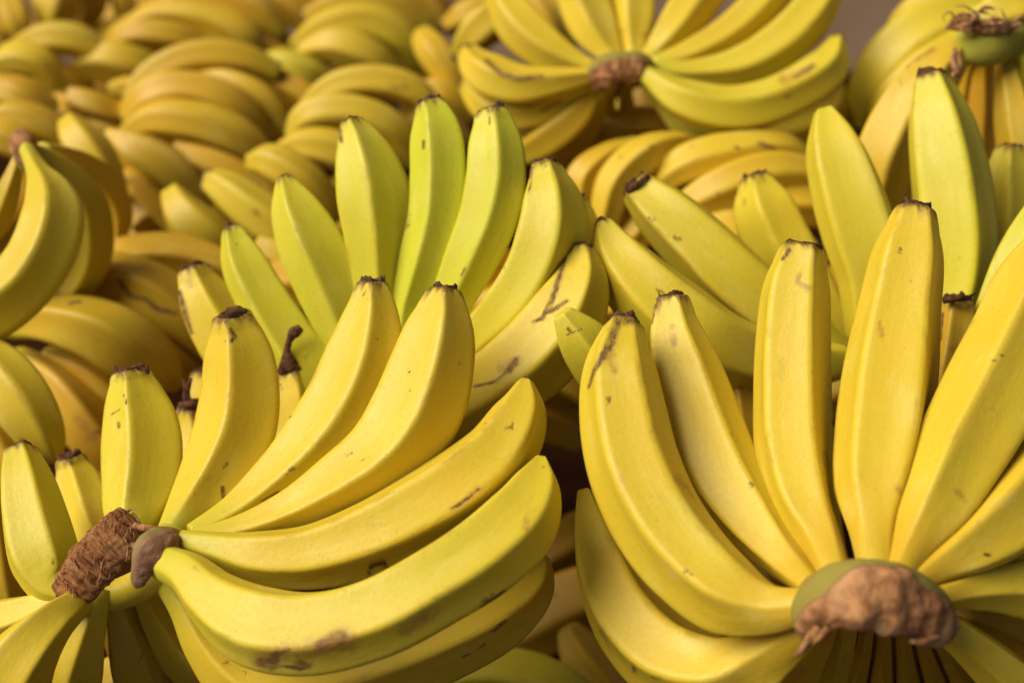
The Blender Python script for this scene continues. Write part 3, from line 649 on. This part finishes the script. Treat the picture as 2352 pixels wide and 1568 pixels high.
FAR += [('K2', a, b, c) for a, b, c in [
 ([(246,108,16),(305,82,34),(400,86,38),(500,124,30)], (1.29,1.28,1.30), dict(ripe_and_shade=.5)),
 ([(262,85,18),(365,38,34),(470,48,42),(565,92,42),(600,125,22)], (1.31,1.30,1.31), dict(ripe_and_shade=.55)),
 ([(340,20,18),(480,0,36),(585,28,40),(650,80,26)], (1.34,1.33,1.34), dict(ripe_and_shade=.7)),
 ([(190,150,34),(240,142,50),(310,156,52),(380,180,40)], (1.24,1.23,1.25), dict(ripe_and_shade=.4)),
 ([(520,-40,26),(610,-20,38),(690,30,38),(730,90,24)], (1.38,1.37,1.38), dict(ripe_and_shade=.9)),
 ([(580,80,26),(640,110,38),(690,170,30)], (1.36,1.35,1.36), dict(ripe_and_shade=.9)),
 ([(160,222,26),(210,238,34),(280,262,32)], (1.17,1.17,1.18), dict(ripe_and_shade=.5)),
 ([(250,205,14),(300,202,26),(360,220,22)], (1.2,1.2,1.2), dict(ripe_and_shade=.5)),
]]
bunch('K3', "blurred bunch left of the arched crown with a round greenish end poking left", (830, 110, 1.32))
FAR += [('K3', a, b, c) for a, b, c in [
 ([(672,112,18),(742,66,36),(845,50,42),(930,92,42),(966,160,24)], (1.27,1.26,1.28), dict(ripe_and_shade=.35)),
 ([(690,118,18),(765,104,38),(860,136,40),(925,188,22)], (1.25,1.24,1.26), dict(ripe_and_shade=.4)),
 ([(700,40,20),(790,5,38),(900,10,42),(980,60,30)], (1.31,1.30,1.31), dict(ripe_and_shade=.6)),
 ([(606,142,24),(640,146,36),(700,168,40),(770,205,30)], (1.24,1.23,1.25), dict(ripe_and_shade=.2, green=.3)),
 ([(760,-50,26),(850,-40,40),(960,-10,42),(1030,60,30)], (1.36,1.35,1.36), dict(ripe_and_shade=.8)),
 ([(968,78,26),(990,110,40),(1035,165,42),(1080,215,30)], (1.18,1.17,1.18), dict(ripe_and_shade=.35)),
 ([(1026,62,20),(1070,38,38),(1130,30,38),(1190,60,26)], (1.25,1.24,1.25), dict(ripe_and_shade=.5)),
 ([(1050,130,18),(1090,80,44),(1150,40,46),(1210,60,26)], (1.12,1.11,1.12), dict(ripe_and_shade=.25)),
 ([(960,200,20),(1010,210,38),(1080,260,36)], (1.16,1.16,1.17), dict(ripe_and_shade=.7)),
 ([(1200,-30,30),(1260,40,44),(1290,120,40)], (1.2,1.19,1.2), dict(ripe_and_shade=.7)),
 ([(1000,-30,26),(1080,-30,38),(1170,0,38)], (1.36,1.35,1.36), dict(ripe_and_shade=.7)),
]]
bunch('K4', "blurred pale yellow bunch just behind the left tips of the lime green bunch", (800, 290, 1.12))
FAR += [('K4', a, b, c) for a, b, c in [
 ([(668,318,18),(708,272,44),(800,256,50),(900,296,50),(960,370,30)], (1.07,1.06,1.08), dict(ripe_and_shade=.2)),
 ([(632,352,20),(700,334,40),(800,354,46),(890,400,36)], (1.05,1.04,1.06), dict(ripe_and_shade=.15)),
 ([(690,262,20),(760,205,36),(860,186,40),(960,215,36),(1010,270,20)], (1.10,1.09,1.10), dict(ripe_and_shade=.35, scars=[[(890,205,4),(935,202,4)]])),
 ([(575,372,22),(612,370,38),(690,412,46),(770,490,36)], (1.03,1.02,1.04), dict(ripe_and_shade=.15, green=.15)),
 ([(480,412,28),(510,428,40),(580,482,54),(690,560,50),(770,640,34)], (.99,.98,1.0), dict(ripe_and_shade=.3, green=.2, scars=[[(572,486,4),(600,492,4)]])),
 ([(395,440,26),(415,480,42),(470,540,56),(560,600,44)], (1.02,1.01,1.03), dict(ripe_and_shade=.3, green=.15)),
 ([(930,250,26),(990,270,46),(1050,330,40)], (1.12,1.11,1.12), dict(ripe_and_shade=.6)),
 ([(590,560,24),(660,600,44),(740,680,44)], (.96,.96,.97), dict(ripe_and_shade=.6)),
]]
bunch('K5', "blurred bunch with one bright banana end sticking up beside the pinkish brown knob", (210, 390, 1.08))
FAR += [('K5', a, b, c) for a, b, c in [
 ([(158,278,26),(178,312,44),(215,362,50),(258,432,34),(285,480,14)], (1.03,1.02,1.04), dict(ripe_and_shade=.25)),
 ([(262,440,20),(310,420,40),(360,460,42),(430,540,36)], (1.08,1.08,1.09), dict(ripe_and_shade=.85)),
 ([(230,520,16),(262,540,24),(300,580,24)], (.99,.99,1.0), dict(ripe_and_shade=.1)),
 ([(300,520,26),(350,480,40),(430,470,36)], (1.1,1.1,1.1), dict(ripe_and_shade=.9)),
]]
bunch('K6', "dim blurred bunch at the upper left edge, stems falling to the right", (80, 180, 1.22))
FAR += [('K6', a, b, c) for a, b, c in [
 ([(-10,160,26),(30,136,38),(90,146,38),(140,200,22)], (1.2,1.19,1.2), dict(ripe_and_shade=.3)),
 ([(30,116,20),(90,92,36),(170,92,38),(250,130,28)], (1.23,1.22,1.23), dict(ripe_and_shade=.5, green=.1)),
 ([(-20,200,30),(40,220,44),(110,260,40)], (1.15,1.14,1.15), dict(ripe_and_shade=.7)),
 ([(-30,270,30),(40,270,46),(120,300,42),(170,350,24)], (1.08,1.08,1.09), dict(ripe_and_shade=.6, green=.1)),
 ([(90,190,20),(150,180,34),(210,230,30)], (1.25,1.24,1.25), dict(ripe_and_shade=.95)),
 ([(-40,320,30),(10,320,40),(60,340,34)], (1.06,1.06,1.06), dict(ripe_and_shade=.7)),
]]
bunch('K7', "far blurred bunch in the top left corner, bananas hanging straight down", (100, 20, 1.44))
FAR += [('K7', a, b, c) for a, b, c in [
 ([(112,72,28),(128,25,52),(140,-60,50)], (1.4,1.4,1.4), dict(ripe_and_shade=.25)),
 ([(62,88,16),(42,55,34),(20,-10,34)], (1.38,1.38,1.4), dict(ripe_and_shade=.3)),
 ([(185,70,16),(205,20,34),(215,-60,36)], (1.44,1.44,1.44), dict(ripe_and_shade=.6)),
 ([(300,50,20),(290,20,30),(280,-40,30)], (1.45,1.45,1.45), dict(ripe_and_shade=1.0)),
 ([(0,110,20),(-10,60,34),(-30,0,34)], (1.42,1.42,1.42), dict(ripe_and_shade=.9)),
]]
for key_, cx, cy, d_ in (('K1', 440, 330, 1.25), ('K2', 420, 110, 1.43), ('K3', 850, 150, 1.42), ('K4', 790, 420, 1.19), ('K5', 260, 480, 1.18), ('K6', 70, 260, 1.30), ('K7', 120, 60, 1.52), ('K5', 330, 600, 1.13), ('K4', 640, 560, 1.13)):
    for i_ in range(5):
        ox, oy = rng.uniform(-200, 200), rng.uniform(-70, 70); sl = rng.uniform(-.4, .5); wd = rng.uniform(36, 46)
        x0, y0 = cx + ox, cy + oy
        FAR.append((key_, [(x0 - 110, y0 - 110 * sl + 34, 22), (x0 - 50, y0 - 50 * sl + 4, wd), (x0 + 40, y0 + 40 * sl, wd), (x0 + 120, y0 + 120 * sl + 36, 22)],
                    (d_, d_ - .01, d_), dict(ripe_and_shade=float(rng.uniform(.8, 1)))))  # deep filler fruit, browned so its colour stands in for gap shade
# ================================================================== under the near bunches
bunch('UB', "dark olive bunch lying low in the shade between the two near bunches", (1300, 1480, 0.80))
UB = [  # skin browned to paint the shade between the near bunches
 ([(960,1640,40),(1050,1560,60),(1160,1550,66),(1280,1595,70),(1370,1660,50)], (.85,.84,.85), dict(u=.1, green=.40, ripe_and_shade=.5, tip='n')),
 ([(1120,1500,40),(1220,1440,76),(1340,1380,80),(1450,1350,60)], (.95,.95,.95), dict(u=.2, ripe_and_shade=1, tip='n', scars=[[(1262,1360,4),(1275,1365,5)]])),
 ([(1200,1330,40),(1270,1270,62),(1370,1220,66),(1480,1200,50)], (1.02,1.02,1.02), dict(u=.2, ripe_and_shade=1, tip='n')),
 ([(1300,1440,26),(1330,1490,50),(1400,1580,66),(1500,1680,60)], (.90,.90,.90), dict(u=-.1, ripe_and_shade=.9, tip='n')),
]
bunch('UL', "yellow banana backs showing low under the near left bunch at the bottom edge", (400, 1560, 0.80))
UL = [
 ([(200,1640,40),(290,1560,66),(400,1545,46),(470,1570,40)], (.755,.745,.75), dict(u=-.1, ripe_and_shade=.35, green=.1, tip='n')),
 ([(380,1600,30),(450,1550,46),(540,1560,60),(640,1620,50)], (.735,.73,.74), dict(u=.2, ripe_and_shade=.2, green=.2, tip='n')),
 ([(380,1100,40),(470,1180,60),(600,1240,60),(700,1260,50)], (.80,.80,.80), dict(u=0, ripe_and_shade=.6, tip='n')),
]

# filler bananas added behind the near bunches to block light and close gaps
for lst_, d_, spots in ((GC, .93, [(800,660,.3),(1000,610,-.1),(1190,700,-.4),(1000,800,.1),(1240,880,-.3),(860,920,.4),(1120,960,-.2)]),
                        (FL, .845, [(300,1160,.2),(560,1070,-.3),(860,1010,-.2),(1020,1180,-.5),(760,1280,.1)]),
                        (FR, .835, [(1500,960,.8),(1740,990,.3),(2000,1030,-.1),(2260,1010,-.6),(1600,1260,.5)]),
                        (RM, .91, [(1600,720,.4),(1880,700,.2),(2140,620,-.2),(2060,860,-.1)])):
    for (x0, y0, sl) in spots:
        L_ = 210; wd = float(rng.uniform(66, 78))
        lst_.append(([(x0 - L_, y0 - L_ * sl + 70, 40), (x0 - L_ * .4, y0 - L_ * .4 * sl + 8, wd), (x0 + L_ * .35, y0 + L_ * .35 * sl, wd), (x0 + L_, y0 + L_ * sl + 80, 40)],
                     (d_ + .02, d_, d_ + .02), dict(ripe_and_shade=float(rng.uniform(.6, .95)), u=float(rng.uniform(-.5, .5)), tip='n', res='m')))

for key, lst in (('FL', FL), ('FR', FR), ('GC', GC), ('RM', RM), ('TR', TR)):
    for kn, d, kw in lst:
        banana(key, kn, d, **kw)
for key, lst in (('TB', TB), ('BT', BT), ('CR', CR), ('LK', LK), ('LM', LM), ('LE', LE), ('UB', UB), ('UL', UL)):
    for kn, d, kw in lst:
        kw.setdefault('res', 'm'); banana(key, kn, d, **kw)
for key, kn, d, kw in FAR:
    kw = dict(kw); kw.setdefault('u', float(rng.uniform(-.6, .6))); kw.setdefault('tip', 'b' if rng.random() < .3 else 'n')
    banana(key, kn, d, res='l', **kw)

# ================================================================== crowns
crown('FL', [(138,1400,.668,30),(162,1362,.657,50),(202,1310,.650,57),(248,1262,.646,60),(286,1226,.646,62),(318,1196,.650,52)], CROWN, rough=.15, cut_centre=0.0, cut_width=1.7, flat=.27, seed=3, dent=.05, ends=.045)
crown('FL', [(432,1240,.662,26),(392,1246,.642,42),(352,1266,.634,46),(328,1308,.632,27),(313,1350,.634,16)], STUB, rough=.17, cut_centre=-.75, cut_width=1.35, flat=.42, seed=5, blend=1.1, name="stem_stub", cut_span=(-.2, 1.2), ends=.14)
crown('FL', [(150,1378,.680,26),(240,1372,.680,34),(320,1345,.676,38),(385,1300,.668,38)], SKIN, rough=.05, cut_width=-1, flat=.9, seed=6, name="stem_base", extra=dict(green=.12, neck=.05, ripe_and_shade=.1, speck=.8))
crown('FR', [(1846,1466,.575,30),(1866,1404,.564,56),(1928,1366,.553,72),(2010,1362,.549,78),(2092,1388,.553,77),(2154,1434,.564,58),(2174,1468,.575,32)], CROWN4, rough=.19, fine=.35, flat=.72, seed=11, n=130, seg=110, widths=[(0, .6, .9), (.15, .75, .75), (.32, .7, .8), (.45, .45, 1.35), (.6, .4, 1.5), (.68, .5, 1.15), (.85, .4, 1.2), (1, .4, 1.2)])
crown('TR', [(2198,84,.862,30),(2235,100,.856,48),(2280,100,.856,50),(2325,86,.862,36),(2352,70,.87,22)], CROWN3, rough=.08, cut_centre=-1.5, cut_width=.8, flat=.7, seed=15)
crown('TR', [(2172,66,.846,10),(2200,54,.842,24),(2240,58,.842,20),(2290,72,.846,12),(2345,60,.852,5)], CROWN4, rough=.38, cut_width=4, flat=.6, seed=33, name="dried_stem")
crown('BT', [(1358,198,.972,24),(1384,172,.962,40),(1430,156,.958,36),(1476,162,.962,36),(1504,192,.972,22)], CROWN4, rough=.22, cut_centre=.55, cut_width=1.15, flat=.6, seed=21)
crown('LK', [(46,306,.846,18),(50,330,.838,29),(60,360,.838,27),(74,392,.842,22)], CROWN4, rough=.05, cut_width=3, flat=.9, seed=25, cut_span=(-.2, .75))


def strands(key, name, items, mat, parent, seed=0, seg=5, n=9):
    """Many thin dry threads joined in ONE part: items are point lists (x, y, d, half width)."""
    root, O = BUNCH[key]
    V = []; Fc = []; ST = []; base = 0
    g = np.random.default_rng(seed)
    for it in items:
        K, t = spline(np.asarray(it, float), n)
        P = at(K[:, 0], K[:, 1], K[:, 2]); R = np.maximum(K[:, 3], .25) * K[:, 2] / F
        T, Nn, Bb = frames(P, .5); th = np.arange(seg) / seg * 2 * np.pi
        G = P[:, None] + R[:, None, None] * (np.cos(th)[None, :, None] * Nn[:, None] + np.sin(th)[None, :, None] * Bb[:, None])
        V.append(G.reshape(-1, 3) - O); ST.append(G.reshape(-1, 3) + g.uniform(-1, 1, 3))
        for a in range(n - 1):
            for b in range(seg):
                Fc.append((base + a * seg + b, base + a * seg + (b + 1) % seg, base + (a + 1) * seg + (b + 1) % seg, base + (a + 1) * seg + b))
        base += n * seg
    me = bpy.data.meshes.new(name); me.from_pydata(np.concatenate(V).tolist(), [], Fc)
    a_ = me.attributes.new("straight", 'FLOAT_VECTOR', 'POINT'); a_.data.foreach_set("vector", np.concatenate(ST).astype(np.float32).ravel())
    me.polygons.foreach_set("use_smooth", np.ones(len(Fc), bool)); me.update(); me.materials.append(mat)
    o = bpy.data.objects.new(name, me); COL.objects.link(o); o.parent = parent; o['kind'] = 'stuff'
    return o


def face_threads(path, count, length, w, seed, dz=-.004, ang=(1.1, 2.0)):
    """Short threads lying across a cut face; path (x, y, d, half width)."""
    g = np.random.default_rng(seed); K, t = spline(np.asarray(path, float), 60); out = []
    for _ in range(count):
        i = int(g.uniform(2, 57)); x, y, d, h = K[i]
        off = g.uniform(-.8, .8); a = g.uniform(*ang); L = length * g.uniform(.5, 1.3)
        tx, ty = K[min(i + 2, 59), :2] - K[i - 2, :2]; q = math.hypot(tx, ty); px_, py_ = -ty / q, tx / q
        cx, cy = x + px_ * off * h, y + py_ * off * h
        dx, dy = math.cos(a) * L, math.sin(a) * L; ww = w * g.uniform(.5, 1.3)
        dd = d - h * d / F * .45 * math.sqrt(max(.05, 1 - off * off)) + dz * .1
        b = g.uniform(-4, 4)
        out.append([(cx - dx, cy - dy, dd + .0008, ww * .4), (cx + b, cy + b, dd - .0007, ww), (cx + dx, cy + dy, dd + .0008, ww * .3)])
    return out


def child_of(key, kn0):
    """The banana of a bunch whose blossom end lies at kn0."""
    return MADE[(key,) + kn0]


FLC = bpy.data.objects['crown']
pth = [(138,1400,.668,30),(162,1362,.657,50),(202,1310,.650,57),(248,1262,.646,60),(286,1226,.646,62),(318,1196,.650,52)]
th_ = face_threads(pth, 38, 15, 1.8, 4)
th_ += [[(296,1195,.652,6),(292,1175,.650,4),(302,1168,.648,3),(314,1170,.647,1)], [(300,1200,.652,8),(306,1180,.650,4),(318,1196,.648,3),(326,1206,.648,1)],
        [(140,1372,.662,3),(134,1350,.660,2),(138,1335,.66,.6)], [(150,1360,.66,3),(146,1340,.658,2),(150,1328,.658,.6)], [(316,1270,.646,5),(322,1290,.644,3),(318,1312,.644,1)],
        [(312,1215,.65,7),(324,1240,.646,5),(318,1275,.644,5),(312,1310,.646,3)], [(160,1412,.664,5),(180,1400,.658,4),(176,1420,.66,1)]]
th_ += [[(300,1205,.650,8),(335,1212,.640,9),(375,1214,.640,5)], [(306,1250,.646,10),(326,1262,.634,9),(345,1268,.631,3)], [(310,1285,.646,9),(322,1298,.634,7),(330,1312,.632,2)]]
strands('FL', 'fibre', th_, FIBRE, FLC, 2)
FRC = [o for o in BUNCH['FR'][0].children if o.name.startswith('crown')][0]
ft = 0 * face_threads([(1850,1460,.558,30),(1900,1425,.545,50),(1960,1395,.530,60),(2040,1385,.528,70),(2110,1415,.535,60),(2160,1450,.55,40)], 12, 14, 3.0, 8, ang=(.6, 2.2))
ft += [[(1880,1440,.556,14),(1858,1470,.556,12),(1838,1496,.560,8),(1826,1506,.562,3)], [(1905,1440,.552,10),(1880,1466,.554,8),(1862,1480,.556,3)], [(2150,1462,.552,10),(2120,1474,.548,9),(2090,1472,.546,5)]]
strands('FR', 'fibre', ft, FIBRE, FRC, 12)
TRC = [o for o in BUNCH['TR'][0].children if o.name.startswith('crown')][0]
tt = []
g_ = np.random.default_rng(5)
for _ in range(14):
    x = g_.uniform(2172, 2300); y = 52 - (x - 2245) * .02 + g_.uniform(-26, 18) * (1.2 if x < 2260 else .5); d_ = g_.uniform(.835, .85)
    tt.append([(x - g_.uniform(8, 26), y + g_.uniform(-8, 10), d_, 1.2), (x, y + g_.uniform(-6, 4), d_ - .002, g_.uniform(3, 7)), (x + g_.uniform(10, 30), y + g_.uniform(-6, 8), d_, 1.2)])
tt += [[(2200,50,.84,4),(2180,28,.838,2.4),(2165,40,.838,1.5),(2172,52,.838,.8)], [(2250,40,.84,4),(2215,15,.838,2.2),(2190,14,.838,.8)], [(2320,56,.84,4),(2308,40,.838,3),(2300,20,.838,.8)],
       [(2300,70,.84,4),(2335,45,.84,3),(2360,28,.842,2)], [(2195,110,.84,5),(2188,140,.838,6),(2200,165,.838,8),(2205,180,.84,3)], [(2200,120,.84,5),(2205,150,.838,7),(2188,178,.838,6)]]
strands('TR', 'fibre', tt, FIBRE2, TRC, 3)
b1 = child_of('FL', (672, 848)); b2 = child_of('FL', (436, 935)); b3 = child_of('RM', (2078, 372)); b4 = child_of('FL', (300, 850)); b5 = child_of('RM', (1460, 428)); b6 = child_of('FR', (2196, 690))
O1 = BUNCH['FL'][1]
tube('dried_flower', [(668,848,.772,30),(664,832,.770,20),(660,806,.768,9),(664,785,.767,8),(676,765,.766,14),(690,752,.765,11)], TIP, b1, O1, rough=.25, seed=3, n=40, flat=.6)
strands('FL', 'dried_flower', [[(428,935,.768,9),(425,905,.766,6),(426,880,.765,6),(420,872,.765,3)], [(440,935,.768,9),(432,905,.766,5),(434,882,.764,6),(440,868,.764,3)], [(420,930,.768,8),(440,920,.766,6),(468,918,.766,4)], [(415,932,.768,10),(440,928,.764,8),(466,930,.766,4)]], TIP, b2, 4)
tube('dried_flower', [(2078,374,.872,14),(2079,350,.871,11),(2084,320,.870,8)], FIBRE, b3, BUNCH['RM'][1], rough=.15, seed=5, flat=.6)
strands('FL', 'dried_flower', [[(318,846,.705,6),(332,848,.703,6),(340,856,.702,5),(338,840,.702,3)], [(300,845,.705,5),(318,840,.703,4),(330,848,.703,2)]], TIP, b4, 5)
strands('RM', 'dried_flower', [[(1442,440,.775,6),(1440,430,.774,3),(1437,418,.774,1)], [(1445,438,.775,8),(1468,420,.773,7),(1490,402,.774,4)], [(1480,408,.775,4),(1490,398,.774,2)]], TIP, b5, 6)
strands('FR', 'dried_flower', [[(2165,690,.722,8),(2200,684,.720,9),(2225,682,.721,5),(2240,672,.722,2)]], TIP, b6, 7)

n_b = sum(1 for o in bpy.data.objects if o.name.startswith("banana") and o.type == 'MESH')
print("bananas:", n_b, "tris:", sum(len(m.polygons) * 2 for m in bpy.data.meshes))
